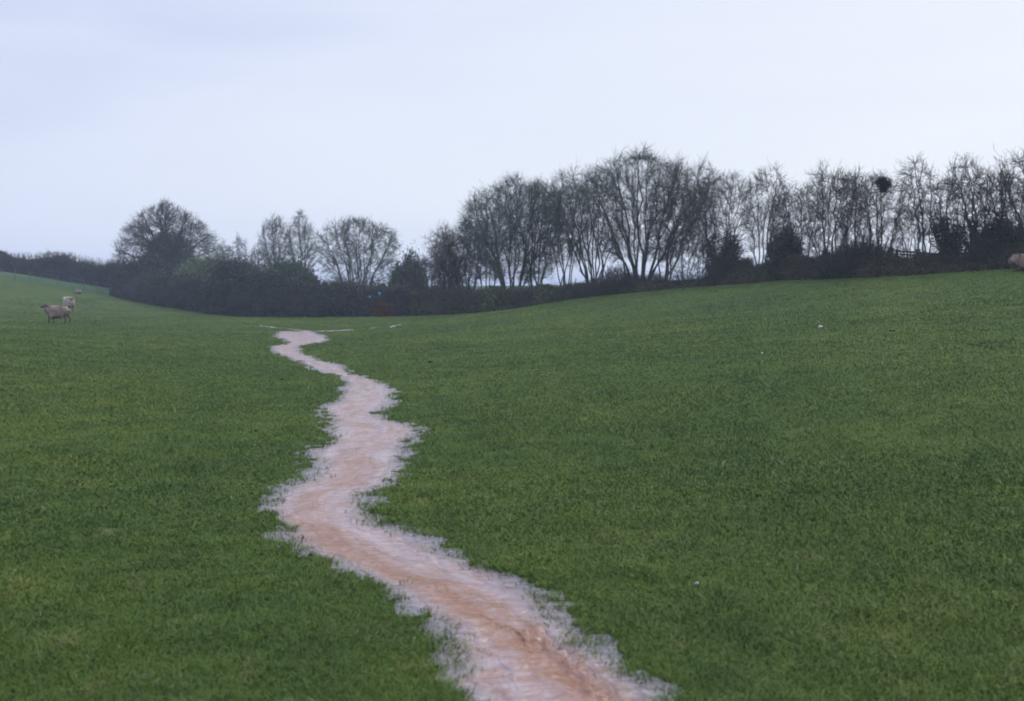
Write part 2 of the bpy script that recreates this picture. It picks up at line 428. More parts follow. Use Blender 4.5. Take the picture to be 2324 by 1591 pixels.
def build_stream():
    rows = np.concatenate([np.linspace(751.8, 860, 170)[:-1], np.linspace(860, 1200, 260)[:-1], np.linspace(1200, 1650, 420)[:-1], np.linspace(1650, 2690, 200)])
    nc = 90
    Lb, Rb = banks(rows)
    mpx = 34.0 * np.clip((rows - 745) / 200, .25, 3.0)
    a = Lb - mpx; b = Rb + mpx
    tt = np.linspace(0, 1, nc)
    PX = a[:, None] * (1 - tt) + b[:, None] * tt
    PY = np.repeat(rows[:, None], nc, 1)
    x, y, z, d = ground_hit(PX.ravel(), PY.ravel(), 90)
    x = x.reshape(PX.shape); y = y.reshape(PX.shape); z = z.reshape(PX.shape)
    cx = x.mean(1); cy = y.mean(1)
    s = np.concatenate([[0], np.cumsum(np.hypot(np.diff(cx), np.diff(cy)))])
    S = np.repeat(s[:, None], nc, 1)
    W = np.hypot(x[:, -1] - x[:, 0], y[:, -1] - y[:, 0])[:, None] * np.ones(nc)
    T = (tt - .5) * W
    ins = in_stream(x, y, z); x_m, y_m = x, y
    k = np.clip(ins / .16, 0, 1)
    # running ripples, longest across the flow, livelier in mid channel
    def n3(fs, ft, seed, o=3): return fbm(S * fs + 1.7 * fbm(T * 3, S * 1.3, 2, 90), T * ft, o, seed)
    h = n3(2.6, 3.0, 30, 2) * .034 + n3(1.1, 5.0, 32, 2) * .020
    # standing wave along the main thread of the current
    def ridge(px0, py0, px1, py1, wd, amp):
        g = 0
        ux, uy = px1 - px0, py1 - py0; LL = math.hypot(ux, uy); ux /= LL; uy /= LL
        al = (PX - px0) * ux + (PY - py0) * uy
        ac = (PX - px0) * -uy + (PY - py0) * ux + 7 * np.sin(al * .09) + 5 * np.sin(al * .23 + 1)
        env = np.clip(al / (LL * .25), 0, 1) * np.clip((LL - al) / (LL * .25), 0, 1)
        return amp * env * (np.exp(-(ac / wd) ** 2) - .7 * np.exp(-((ac + 1.7 * wd) / wd) ** 2))
    h = h + ridge(1215, 1436, 1330, 1550, 8, .028) + ridge(1150, 1430, 1262, 1462, 7, .020) + ridge(1305, 1525, 1375, 1605, 8, .024)
    h = h + ridge(1010, 1375, 1180, 1450, 10, .008) + ridge(700, 1235, 900, 1330, 9, .008)
    z2 = z - .002 + h * k - .02 * (1 - np.clip((ins + .35) / .2, 0, 1))
    v = np.stack([x, y, z2], -1).reshape(-1, 3)
    uv = np.stack([S.ravel(), T.ravel()], -1)
    nr = len(rows)
    i = np.arange(nr - 1)[:, None] * nc; j = np.arange(nc - 1)[None, :]
    q = np.stack([i + j, i + nc + j, i + nc + j + 1, i + j + 1], -1).reshape(-1, 4)
    Vs = [v]; Qs = [q]; Us = [uv]; off = len(v)
    for T_ in THREADS:
        a = np.array(T_); n = 60
        px = np.linspace(a[0, 0], a[-1, 0], n)
        cc = np.interp(px, a[:, 0], a[:, 1]); hh = np.interp(px, a[:, 0], a[:, 2]) * np.clip(.5 + 2.4 * fbm(px * .13, px * 0, 3, 77), .04, 1.2); cc = cc + .9 * fbm(px * .09, px * 0 + 3, 3, 78)
        vv = []
        for f in (-1, -.33, .33, 1):
            x, y, z, d = ground_hit(px, cc + f * hh, 120)
            vv.append(np.stack([x, y, z + .012 + (0 if abs(f) < 1 else -.02)], -1))
        vv = np.stack(vv, 0).reshape(-1, 3)
        i = np.arange(3)[:, None] * n; j = np.arange(n - 1)[None, :]
        Qs.append(off + np.stack([i + j, i + n + j, i + n + j + 1, i + j + 1], -1).reshape(-1, 4))
        Vs.append(vv); Us.append(vv[:, :2]); off += len(vv)
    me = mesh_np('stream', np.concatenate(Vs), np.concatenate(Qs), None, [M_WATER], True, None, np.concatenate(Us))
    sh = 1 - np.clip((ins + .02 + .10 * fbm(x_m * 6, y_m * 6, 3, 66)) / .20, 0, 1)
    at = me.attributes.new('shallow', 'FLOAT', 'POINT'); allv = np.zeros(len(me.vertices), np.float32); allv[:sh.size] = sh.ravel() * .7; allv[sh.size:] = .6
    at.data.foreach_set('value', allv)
    cur = np.exp(-(((PX - Lb[:, None]) / (Rb - Lb)[:, None] - np.interp(rows, [750, 1100, 1180, 1280, 1400, 1500, 1600], [.5, .5, .3, .28, .45, .62, .7])[:, None]) / .24) ** 2) * np.clip((rows[:, None] - 900) / 300, .35, 1)
    av = np.zeros(len(me.vertices), np.float32); av[:cur.size] = cur.ravel()
    at = me.attributes.new('current', 'FLOAT', 'POINT'); at.data.foreach_set('value', av)
    o = link('stream', me); o['kind'] = 'structure'; o['label'] = 'muddy red brown flood water winding down the valley'
build_stream()

# ------------------------------------------------------------------ grass
def build_grass():
    rg = np.random.default_rng(4)
    n = 2300000
    az = rg.uniform(R(-33), R(33), n)
    d = np.exp(rg.uniform(math.log(1.9), math.log(105), n))
    x = d * np.sin(az); y = d * np.cos(az)
    z, s = ground_z(x, y, True)
    tuft = fbm(x * 7, y * 7, 3, 44)
    keep = rg.random(n) < np.where(s < -.10, 1, np.exp(-np.maximum(s + .10, 0) / (.03 + .11 * np.clip(.5 + tuft * 2, 0, 1))) * .75)
    raw = in_stream(x, y)
    keep &= (raw < .09 + .30 * tuft + .04 * rg.normal(size=n)) | (s < -.1)
    keep &= (raw < .30)
    z = np.maximum(z, base_z(x, y) - .012)
    clump = fbm(x * 3.0, y * 3.0, 3, 40)
    keep &= rg.random(n) < np.clip(.85 + clump * 1.0, .3, 1)
    keep &= ~(in_thread(x, y, z) & (rg.random(n) > .45))
    bz = base_z(x, y)
    # nothing beyond the line of the hedge
    x, y, z, d, s, clump = (a[keep] for a in (x, y, z, d, s, clump))
    n = len(x)
    near = d < 9
    h = np.clip(rg.normal(.020, .006, n), .009, .05) * (1 + clump * .8)
    h *= np.where(rg.random(n) < .010, 2.4, 1)
    h = np.where(s > -.08, np.maximum(h, .026) * 1.25, h)
    wd = np.maximum(.0018, .0005 * d) * rg.uniform(.7, 1.3, n)
    th = rg.uniform(0, 2 * np.pi, n); ph = rg.uniform(0, 2 * np.pi, n)
    lean = rg.uniform(.5, 2.0, n) * h
    lx = np.cos(ph) * lean; ly = np.sin(ph) * lean
    wx = np.cos(th) * wd; wy = np.sin(th) * wd
    z0 = z - .008
    def V(a, b, c): return np.stack([a, b, c], -1)
    fa = ~near
    A = V(x - wx, y - wy, z0)[fa]; B = V(x + wx, y + wy, z0)[fa]; C = V(x + lx, y + ly, z + h)[fa]
    m = fa.sum()
    vf = np.stack([A, B, C], 1).reshape(-1, 3); tf = np.arange(m * 3).reshape(-1, 3)
    nn = near.sum()
    A = V(x - wx, y - wy, z0)[near]; B = V(x + wx, y + wy, z0)[near]
    Cc = V(x + wx * .7 + lx * .35, y + wy * .7 + ly * .35, z + h * .65)[near]; D = V(x - wx * .7 + lx * .35, y - wy * .7 + ly * .35, z + h * .65)[near]
    E = V(x + lx, y + ly, z + h)[near]
    vn = np.stack([A, B, Cc, D, E], 1).reshape(-1, 3) ; b0 = len(vf) + np.arange(nn)[:, None] * 5
    qn = b0 + np.array([[0, 1, 2, 3]]); tn = b0 + np.array([[3, 2, 4]])
    # a few dead straws: pale, longer
    mi = np.zeros(nn + len(tf) + nn, np.int32)
    dead = rg.random(nn) < .004 + .015 * (fbm(x[near] * 1.3, y[near] * 1.3, 3, 50) > .22); deadf = rg.random(len(tf)) < .003 + .025 * (fbm(x[fa] * .35, y[fa] * .6, 4, 51) > .20)
    mi[:nn] = dead; mi[nn:nn + len(tf)] = deadf; mi[nn + len(tf):] = dead
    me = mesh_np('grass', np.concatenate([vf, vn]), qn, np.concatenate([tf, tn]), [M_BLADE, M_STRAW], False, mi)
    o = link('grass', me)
    tag(o, 'short grazed green grass covering both valley sides', 'grass', None, 'stuff')
build_grass()

# ------------------------------------------------------------------ woody plants
def tubes(P, r0, r1, S):
    """P (N,K,3) polylines, radii at start and end -> verts, quads"""
    Nn, K, _ = P.shape
    Tn = np.gradient(P, axis=1); Tn /= np.linalg.norm(Tn, axis=2, keepdims=True) + 1e-9
    ref = np.where(np.abs(Tn[:, :1, 2:3]) > .9, np.array([1., 0, 0]), np.array([0, 0, 1.]))
    ref = np.broadcast_to(ref, P.shape)
    U = np.cross(Tn, ref); U /= np.linalg.norm(U, axis=2, keepdims=True) + 1e-9
    Vv = np.cross(Tn, U)
    tt = np.linspace(0, 1, K)[None, :]
    rr = (r0[:, None] * (1 - tt) + r1[:, None] * tt)
    a = np.arange(S) * 2 * np.pi / S
    ring = P[:, :, None, :] + rr[:, :, None, None] * (np.cos(a)[None, None, :, None] * U[:, :, None, :] + np.sin(a)[None, None, :, None] * Vv[:, :, None, :])
    v = ring.reshape(-1, 3)
    b = (np.arange(Nn)[:, None] * K + np.arange(K - 1)[None, :]).reshape(-1, 1) * S
    j = np.arange(S)[None, :]; j2 = (j + 1) % S
    q = np.stack([b + j, b + j2, b + S + j2, b + S + j], -1).reshape(-1, 4)
    return v, q
def grow_lines(rg, P0, D0, Ln, K, jit, up):
    Nn = len(P0); P = np.zeros((Nn, K + 1, 3)); P[:, 0] = P0; D = D0.copy()
    for k in range(K):
        D = D + rg.normal(0, jit, (Nn, 3)); D[:, 2] += up
        D /= np.linalg.norm(D, axis=1, keepdims=True)
        P[:, k + 1] = P[:, k] + D * (Ln / K)[:, None]
    return P
def children(rg, P, Ln, r0, r1, n, tlo, ang, lf, rf, tip=True):
    Nn, K, _ = P.shape
    tpar = rg.uniform(tlo, 1.0, (Nn, n)) 
    if tip: tpar[:, 0] = 1.0
    idx = np.minimum((tpar * (K - 1)).astype(int), K - 2); fr = tpar * (K - 1) - idx
    ii = np.arange(Nn)[:, None]
    A = P[ii, idx]; B = P[ii, idx + 1]
    pos = A + (B - A) * fr[..., None]
    tg = (B - A); tg /= np.linalg.norm(tg, axis=2, keepdims=True) + 1e-9
    rnd = rg.normal(size=tg.shape); pr = np.cross(tg, rnd); pr /= np.linalg.norm(pr, axis=2, keepdims=True) + 1e-9
    an = rg.normal(ang, ang * .3, tpar.shape)
    if tip: an[:, 0] *= .25
    D = tg * np.cos(an)[..., None] + pr * np.sin(an)[..., None]
    L2 = Ln[:, None] * lf * (1.25 - .75 * tpar) * rg.uniform(.6, 1.25, tpar.shape)
    rp = r0[:, None] * (1 - tpar) + r1[:, None] * tpar
    return pos.reshape(-1, 3), D.reshape(-1, 3), L2.ravel(), (rp * rf).ravel()
PROF = {   # crown half width by height
 'coppice': ([0,.12,.25,.40,.55,.70,.82,.92,1.0],[.10,.34,.62,.84,.97,1.0,.88,.62,.10]),
 'vase':    ([0,.15,.30,.50,.70,.85,.95,1.0],[.10,.30,.52,.80,1.0,.98,.72,.30]),
 'oval':    ([0,.10,.25,.45,.65,.80,.92,1.0],[.20,.48,.75,.95,1.0,.95,.75,.30]),
 'oak':     ([0,.08,.20,.35,.50,.65,.80,.92,1.0],[.60,.80,.95,1.0,.98,.90,.70,.44,.05]),
}
def bez(A, B, C, K, jit, rg):
    t_ = np.linspace(0, 1, K)[None, :, None]
    P = (1 - t_) ** 2 * A[:, None] + 2 * t_ * (1 - t_) * B[:, None] + t_ ** 2 * C[:, None]
    Ln = np.linalg.norm(C - A, axis=1)[:, None, None]
    w = rg.normal(0, 1, P.shape) * jit * Ln
    w[:, 0] = 0; w[:, -1] *= .3
    return P + w
def woody(seed, S, H, W, prof, n_attr, r_stem, lean=0.0, bole=0.0, rag=.22, rmin=.006, zlo=.16, depth=None, side=2, m1=7, m2=8, outer=.40):
    """crown grown towards points that fill its outline: stems > limbs > branches > twigs > twiglets"""
    rg = np.random.default_rng(seed)
    Dp = depth or W * .85
    n = n_attr
    zz = np.interp(rg.random(n), np.linspace(0, 1, 60), np.linspace(zlo, 1, 60))
    # more twigs where the crown is wide
    pr = np.interp(zz, *PROF[prof]); keep = rg.random(n) < np.clip(pr * .75 + .35 * (zz > .5), 0, 1); zz = zz[keep]; n = len(zz); pr = pr[keep]
    th = rg.uniform(0, 2 * np.pi, n); rad = rg.random(n) ** outer
    lob = 1 + rag * 2 * (fbm(np.cos(th) * 1.6 + seed, np.sin(th) * 1.6 + zz * 2.2, 3, seed))
    X = np.cos(th) * rad * pr * lob; Y = np.sin(th) * rad * pr * lob
    topn = 1 + rag * .9 * fbm(X * 2.6 + seed, Y * 2.6, 3, seed + 5) * zz
    Z = zz * topn
    Z = Z / np.percentile(Z, 99.3); 
    A = np.stack([X * W / np.percentile(np.abs(X), 98), Y * Dp, Z * H], -1)
    A[:, 0] += lean * A[:, 2] * (A[:, 2] / H) ** .4
    base = np.array([0, 0, bole * H])
    V = A - base; V[:, 2] *= .8; V /= np.linalg.norm(V, axis=1, keepdims=True)
    cen = V[rg.choice(n, S, replace=False)]
    for _ in range(4):
        lab = np.argmax(V @ cen.T, 1)
        for k in range(S):
            if (lab == k).any(): cen[k] = V[lab == k].mean(0); cen[k] /= np.linalg.norm(cen[k])
    st, r_st, own1 = [], [], []
    K0, K1, K2, K3 = 9, 6, 5, 4
    Tg = []
    for k in range(S):
        pk = A[lab == k]
        if len(pk) < 6: continue
        far = pk[np.argsort(-(np.linalg.norm(pk - base, axis=1)))[:max(3, len(pk) // 14)]].mean(0)
        Tg.append(far); own1.append(pk)
    Tg = np.array(Tg); Ns = len(Tg)
    B0 = np.repeat(base[None], Ns, 0)
    dirn = Tg - base
    spreadb = (r_stem * 2.2) if bole else .05 * W + .10
    hx = dirn[:, :2] / (np.linalg.norm(dirn[:, :2], axis=1, keepdims=True) + 1e-6)
    B0[:, :2] += hx * spreadb * rg.uniform(.3, 1, (Ns, 1))
    if not bole: B0[:, 2] = -.15
    mid = B0 + dirn * np.array([.46, .46, .58])
    ST = bez(B0, mid, Tg, K0, .014, rg)
    w8 = np.array([len(p) for p in own1]) / n * Ns
    rs0 = r_stem * np.clip(w8, .4, 2.0) ** .4; rs1 = np.maximum(rs0 * .25, rmin)
    def split(par, pts, m, Kp, f_lo, f_hi, jit, pull, K):
        """par: polylines, pts: lists of target points -> child polylines and their points"""
        St, Md, En, R0i, Tp, own = [], [], [], [], [], []
        for i, pk in enumerate(pts):
            mm = min(m, max(1, len(pk) // 3)); c = pk[rg.choice(len(pk), mm, replace=False)]
            d = ((pk[:, None] - c[None]) ** 2).sum(2); lb = d.argmin(1)
            P = par[i]
            for q in range(mm):
                pq = pk[lb == q]
                if not len(pq): continue
                end = pq.mean(0) + (pq[rg.integers(len(pq))] - pq.mean(0)) * .6
                # leave the parent somewhat below the closest point
                dd_ = np.linalg.norm(P - end, axis=1); j = int(dd_.argmin())
                tpar = np.clip(j / (Kp - 1) - dd_[j] / (np.linalg.norm(P[-1] - P[0]) + 1e-6) * rg.uniform(.6, 1.3), f_lo, f_hi) * (Kp - 1)
                i0 = min(int(tpar), Kp - 2); fr = tpar - i0
                s0 = P[i0] * (1 - fr) + P[i0 + 1] * fr
                tg = P[i0 + 1] - P[i0]; tg = tg / (np.linalg.norm(tg) + 1e-9)
                Ln = np.linalg.norm(end - s0)
                St.append(s0); Md.append(s0 + tg * Ln * pull + (end - s0) * .22 + np.array([0, 0, .04 * Ln])); En.append(end); R0i.append(i); Tp.append(tpar / (Kp - 1)); own.append(pq)
        St, Md, En = map(np.array, (St, Md, En))
        return bez(St, Md, En, K, jit, rg), np.array(R0i), np.array(Tp), own
    L1, i1, t1, own2 = split(ST, own1, m1, K0, .22, .93, .022, .30, K1)
    r10 = np.maximum((rs0[i1] * (1 - t1) + rs1[i1] * t1) * .55, rmin * 1.3); r11 = np.maximum(r10 * .35, rmin)
    L2, i2, t2, own3 = split(L1, own2, m2, K1, .15, .95, .035, .30, K2)
    r20 = np.maximum((r10[i2] * (1 - t2) + r11[i2] * t2) * .6, rmin * 1.05); r21 = np.maximum(r20 * .5, rmin * .85)
    # twigs to every point
    idx = np.concatenate([np.full(len(o_), i) for i, o_ in enumerate(own3)]); pts = np.concatenate(own3)
    tp = rg.uniform(.25, .98, len(pts)) * (K2 - 1); i0 = np.minimum(tp.astype(int), K2 - 2); fr = (tp - i0)[:, None]
    Pa = L2[idx, i0]; Pb = L2[idx, i0 + 1]; s0 = Pa * (1 - fr) + Pb * fr
    tg = Pb - Pa; tg /= np.linalg.norm(tg, axis=1, keepdims=True) + 1e-9
    v = pts - s0; Ln = np.linalg.norm(v, axis=1, keepdims=True); mx = .13 * H + .15
    v = v / (Ln + 1e-9) * np.minimum(Ln, mx); Ln = np.minimum(Ln, mx)
    v[:, 2] += .25 * Ln[:, 0]
    L3 = bez(s0, s0 + tg * Ln * .3 + v * .25, s0 + v, K3, .05, rg)
    r3 = np.full(len(pts), rmin * .95)
    # twiglets
    nt = len(pts) * side
    j = np.repeat(np.arange(len(pts)), side); q = rg.integers(1, K3 - 1 + 1, nt)
    q = np.minimum(q, K3 - 1)
    s1 = L3[j, q]; d = (L3[j, -1] - L3[j, 0]); ln = np.linalg.norm(d, axis=1, keepdims=True) + 1e-6
    d = d / ln + rg.normal(0, .55, (nt, 3)) + np.array([0, 0, .35]); d /= np.linalg.norm(d, axis=1, keepdims=True)
    l4 = (.030 * H + .10) * rg.uniform(.5, 1.5, (nt, 1))
    L4 = np.stack([s1, s1 + d * l4 * .5 + rg.normal(0, .012, (nt, 3)), s1 + d * l4], 1)
    r4 = np.full(nt, rmin * .75)
    tr = [tubes(ST, rs0, rs1, 6), tubes(L1, r10, r11, 4)]
    if bole:
        q = np.zeros((1, 6, 3)); q[0, :, 2] = np.linspace(-.2, bole * H * 1.05 + .1, 6); q[0, :, 0] = np.array([0, .03, -.02, .05, 0, 0]) * 3
        tr.append(tubes(q, np.array([r_stem * 2.6]), np.array([r_stem * 2.0]), 12))
    cr = [tubes(L2, r20, r21, 3), tubes(L3, r3, r3 * .7, 3), tubes(L4, r4, r4 * .7, 3)]
    def join(lst):
        vs_, qs_, o = [], [], 0
        for v, q in lst: vs_.append(v); qs_.append(q + o); o += len(v)
        return np.concatenate(vs_), np.concatenate(qs_)
    return join(tr), join(cr), L3, ST, L1
def leaf_quads(C, size, rg, aspect=1.0, upright=0.0):
    n = len(C)
    U = rg.normal(size=(n, 3)); U[:, 2] += upright * np.sign(rg.random(n) - .1) * 3; U /= np.linalg.norm(U, axis=1, keepdims=True)
    V = np.cross(U, rg.normal(size=(n, 3))); V /= np.linalg.norm(V, axis=1, keepdims=True)
    s = size * rg.uniform(.6, 1.3, n)
    U *= (s * aspect / 2)[:, None]; V *= (s / 2)[:, None]
    v = np.stack([C - U, C + V * .8, C + U, C - V * .8], 1).reshape(-1, 3)
    return v, np.arange(n * 4).reshape(-1, 4)
def line_dist(px):
    return float(np.interp(px, [930, 1162, 1308, 1500, 1868, 2324, 2520], [62, 57.5, 54, 49.5, 40, 33, 30.5]))
KIND = { # outline, points per tree, raggedness, lowest twigs, outward bias
 'coppice': ('coppice', 125, .22, .20, .42),
 'sparse': ('vase', 115, .38, .28, .45),
 'oak': ('oak', 150, .12, .10, .36),
 'dense': ('oval', 185, .42, .14, .50),
}
def tree(name, label, cat, px, pby, pty, wpx, kind='coppice', stems=8, spread=.5, r=.06, lean=0.0, seed=1, d=None, back=1.2,
         bark=None, twig=None, buds=0, ivy=None, group=None, up=.04, depth=None, jit=.07, bole=0.0, dens=1.0):
    """a bare tree whose foot is seen at (px, pby) and whose top reaches pty"""
    if d is None: d = (line_dist(px) if px > 930 else hit1(px, pby)[1]) + back
    u = (px - CX) / F
    x = u * d; y = d * cP
    z = float(base_z(np.array([x]), np.array([y]))[0])
    # height from the picture
    pxx, pyy, _ = project(np.array([x]), np.array([y]), np.array([z]))
    H = (pyy[0] - pty) / F * d
    W = wpx / F * d
    if px > 1540: r *= .72; dens *= .88
    pf, na, rag, zlo, outer = KIND[kind]
    na = int(np.clip(na * dens * 2 * W * H * (62 / max(d, 62)) ** 1.2, 300, 12000))
    (tv, tq), (cv, cq), tips, st, st2 = woody(seed, stems, H, W, pf, na, r, lean, bole, rag, .0060 * max(1, d / 60), zlo, depth, outer=outer, m1=9 if kind == 'oak' else 7)
    root = empty(name, (x, y, z))
    link('trunk', mesh_np('trunk', tv, tq, None, [bark or M_BARK], True), root)
    rg = np.random.default_rng(seed + 999)
    if buds:
        B = tips[rg.integers(0, len(tips), buds), rg.integers(1, tips.shape[1], buds)] + rg.normal(0, .03, (buds, 3))
        bv, bq = leaf_quads(B, .036 * d / 50, rg, 1.2)
        mi = np.concatenate([np.zeros(len(cq), int), np.ones(len(bq), int)])
        me = mesh_np('crown', np.concatenate([cv, bv]), np.concatenate([cq, bq + len(cv)]), None, [twig or M_TWIG, M_BUD], False, mi)
    else:
        me = mesh_np('crown', cv, cq, None, [twig or M_TWIG], False)
    link('crown', me, root)
    if ivy:
        n, top, fat = ivy
        allp = st[:, :, :].reshape(-1, 3)
        k = st.shape[1]
        a = rg.integers(0, len(st), n); tpar = rg.uniform(0, top, n) * (k - 1); i0 = np.minimum(tpar.astype(int), k - 2)
        C = st[a, i0] + (st[a, i0 + 1] - st[a, i0]) * (tpar - i0)[:, None]
        taper = (1.0 - .75 * (tpar / (k - 1)) / max(top, .01))
        nz = fbm(C[:, 0] * 1.5 + seed, C[:, 2] * 1.5, 2, seed)
        C = C + rg.normal(0, 1, (n, 3)) * (fat * taper * (1 + 1.5 * nz))[:, None]
        C[:, 2] = np.abs(C[:, 2])
        v, q = leaf_quads(C, .08 * max(1, d / 50), rg)
        link('ivy', mesh_np('ivy', v, q, None, [M_IVY], False), root)
    tag(root, label, cat, group)
    return root

def bush(name, label, cat, px, pby, pty, wpx, mat, d=None, back=1.0, n=24000, size=.09, seed=1, depth=None, twig_n=3500, group=None, shape=.42,
         twigmat=None, rough=.30, twl=.6, skew=0.0):
    if d is None: d = (line_dist(px) if px > 930 else hit1(px, pby)[1]) + back
    x = (px - CX) / F * d; y = d * cP
    z = float(base_z(np.array([x]), np.array([y]))[0])
    _, pyy, _ = project(np.array([x]), np.array([y]), np.array([z]))
    H = (pyy[0] - pty) / F * d; W = wpx / F * d; Dp = depth or W * .7
    rg = np.random.default_rng(seed)
    u = rg.uniform(-1, 1, n * 2); v = rg.uniform(-1, 1, n * 2)
    r2 = u * u + v * v; m = r2 < 1; u = u[m][:n]; v = v[m][:n]; r2 = r2[m][:n]
    X = u * W; Y = v * Dp
    top = H * .93 * (1 - r2) ** shape * (1 + rough * 2 * fbm(X * .8 + seed * 3, Y * .8, 3, seed) + .5 * fbm(X * 3, Y * 3 + seed, 3, seed + 1)) * (1 + skew * u)
    q = rg.random(len(u)) ** .65
    Z = top * q + np.where(q > .8, rg.exponential(.07 * H, len(u)), 0)
    # holes between sprays
    hole = fbm(X * 1.1 + Z * .7, Y * 1.1 + Z * 1.3 + seed, 3, seed + 3)
    k = (hole > -.16) | (q < .75)
    zz = base_z(x + X, y + Y) - z
    C = np.stack([X, Y, Z + zz], -1)[k] + rg.normal(0, .02 * H + .04, (k.sum(), 3))
    root = empty(name, (x, y, z))
    lv, lq = leaf_quads(C, size, rg, 1.5, .3)
    link('foliage', mesh_np('foliage', lv, lq, None, [mat], False), root)
    tag(root, label, cat, group)
    if not twig_n: return root
    # upright twigs standing clear of the mass
    m = twig_n
    a = rg.uniform(0, 2 * np.pi, m); rr = np.sqrt(rg.random(m)) * .97
    bx = np.cos(a) * rr * W; by = np.sin(a) * rr * Dp
    tp = H * (1 - rr ** 2) ** shape * (1 + rough * 2 * fbm(bx * .8 + seed * 3, by * .8, 3, seed)) * (1 + skew * bx / W)
    P0 = np.stack([bx, by, tp * rg.uniform(.3, .85, m) + base_z(x + bx, y + by) - z], -1)
    D = np.stack([bx / W * .5, by / Dp * .5, np.full(m, 1.0)], -1) + rg.normal(0, .3, (m, 3)); D /= np.linalg.norm(D, axis=1, keepdims=True)
    P = grow_lines(rg, P0, D, rg.uniform(.3, 1.0, m) * twl, 4, .12, .05)
    tv, tq = tubes(P, np.full(m, .009 * max(1, d / 60)), np.full(m, .005 * max(1, d / 60)), 3)
    link('branches', mesh_np('branches', tv, tq, None, [twigmat or M_TWIG], False), root)
    tag(root, label, cat, group)
    return root

# --- the hedge along the top of the right-hand slope
def build_hedge():
    # px, foot, top in the picture
    H = np.array([(930,719,660),(960,715,655),(1000,713,652),(1060,709,654),(1100,706,656),(1162,701,658),(1250,691,648),(1308,682,645),(1400,667,641),(1450,661,640),(1500,656,639),(1560,651,636),(1640,644,627),(1700,640,616),(1720,639,603),(1780,636,588),(1850,631,584),(1950,626,586),(2050,621,583),(2150,616,582),(2250,611,580),(2324,608,574),(2420,604,572),(2520,601,570)], float)
    X = []; 
    dist = []
    foot = []
    for px, fy, ty in H:
        p, d = hit1(px, fy + 1); foot.append(p); dist.append(d)
    dist = np.array(dist)
    # smooth the distance along the line so that the hedge runs true
    dist = np.interp(H[:, 0], [930, 1162, 1308, 1500, 1868, 2324, 2520], [62, 57.5, 54, 49.5, 40, 33, 30.5])
    rg = np.random.default_rng(12)
    n = 230000
    pxs = rg.uniform(930, 2520, n)
    d0 = np.interp(pxs, H[:, 0], dist)
    off = rg.uniform(0, 1.6, n)
    top = np.interp(pxs, H[:, 0], H[:, 2]) 
    x = (pxs - CX) / F * d0; y = d0 + off
    gz = base_z(x, y)
    ht = (EYE + (660 - top) / F * (d0 + .8)) - gz
    prof = np.sin(np.clip(off / 1.6, 0.02, .98) * np.pi) ** .45
    ht = np.maximum(ht, .15) * prof * (1 + .55 * fbm(x * .9, y * .9, 4, 60) + .25 * fbm(x * 4, y * 4, 2, 61))
    q = rg.random(n) ** .8
    C = np.stack([x, y, gz + ht * q], -1)
    v, qd = leaf_quads(C, .075, rg, 1.3, .2)
    root = empty('hedge', (8.0, 50.0, 1.7))
    off3 = np.array([8.0, 50.0, 1.7])
    link('foliage', mesh_np('foliage', v - off3, qd, None, [M_BRAMBLE], False), root)
    m = 9000
    pxs = rg.uniform(930, 2520, m); d0 = np.interp(pxs, H[:, 0], dist); x = (pxs - CX) / F * d0; y = d0 + rg.uniform(.1, 1.5, m)
    gz = base_z(x, y); top = np.interp(pxs, H[:, 0], H[:, 2]); ht = np.maximum((EYE + (660 - top) / F * (d0 + .8)) - gz, .15)
    P0 = np.stack([x, y, gz + ht * rg.uniform(.2, .8, m)], -1)
    D = np.stack([rg.normal(0, .5, m), rg.normal(0, .3, m), np.ones(m)], -1); D /= np.linalg.norm(D, axis=1, keepdims=True)
    P = grow_lines(rg, P0, D, rg.uniform(.2, .75, m), 5, .25, -.04)
    tv, tq = tubes(P, np.full(m, .007), np.full(m, .003), 3)
    link('branches', mesh_np('branches', tv - off3, tq, None, [M_TWIG], False), root)
    tag(root, 'low dark bramble hedge running along the top edge of the right hand pasture', 'hedge')
build_hedge()
GT = 'bare trees growing out of the hedge'
GB = 'scrub at the foot of the valley'
# --- right hand trees, from the middle of the picture to its right edge
T = tree
T('bare_tree','small dark twiggy tree at the low left end of the hedge','tree', 975,700,585,48,'dense',10,.7,.045,seed=11,back=3,group=GT)
T('bare_tree','thin grey multi-stemmed tree just left of the first tall round crown','tree', 1060,695,505,68,'sparse',11,.55,.05,seed=12,lean=-.12,back=3,buds=1500,group=GT)
T('coppiced_tree','tall round-topped bare tree fanning from one stool, left shoulder of the tall row','tree', 1162,690,410,112,'coppice',13,.62,0.060,seed=13,back=2,buds=6000,twig=M_TWIG_G,bark=M_BARK,group=GT)
T('coppiced_tree','narrower green-tinged bare tree pressed against the right side of the left shoulder tree','tree', 1216,688,418,69,'coppice',8,.5,0.056,seed=14,back=3,buds=5000,twig=M_TWIG_G,group=GT)
T('bare_tree','sloping bare tree with stems leaning left, just left of the tallest crown','tree', 1352,675,392,87,'sparse',14,.45,0.048,seed=15,lean=-.18,back=1.5,buds=2500,twig=M_TWIG_G,group=GT)
T('coppiced_tree','tallest and widest domed bare tree, fanning from a stool in the middle of the row','tree', 1452,661,354,132,'coppice',16,.60,0.064,seed=16,back=1.2,buds=9000,twig=M_TWIG_G,group=GT)
T('bare_tree','pale thin tree leaning right out of the flank of the tallest domed tree','tree', 1500,658,372,79,'sparse',8,.3,0.044,seed=17,lean=.22,back=2,group=GT)
T('bare_tree','low spreading thorn with sky showing under it, right of the tallest domed tree','tree', 1552,652,520,57,'dense',10,.8,0.028,seed=18,back=1.5,group=GT)
T('bare_tree','upright bare tree whose base is swathed in black ivy up to half its height','tree', 1636,645,402,79,'coppice',10,.38,0.048,seed=19,back=1.2,ivy=(11000,.46,.42),group=GT)
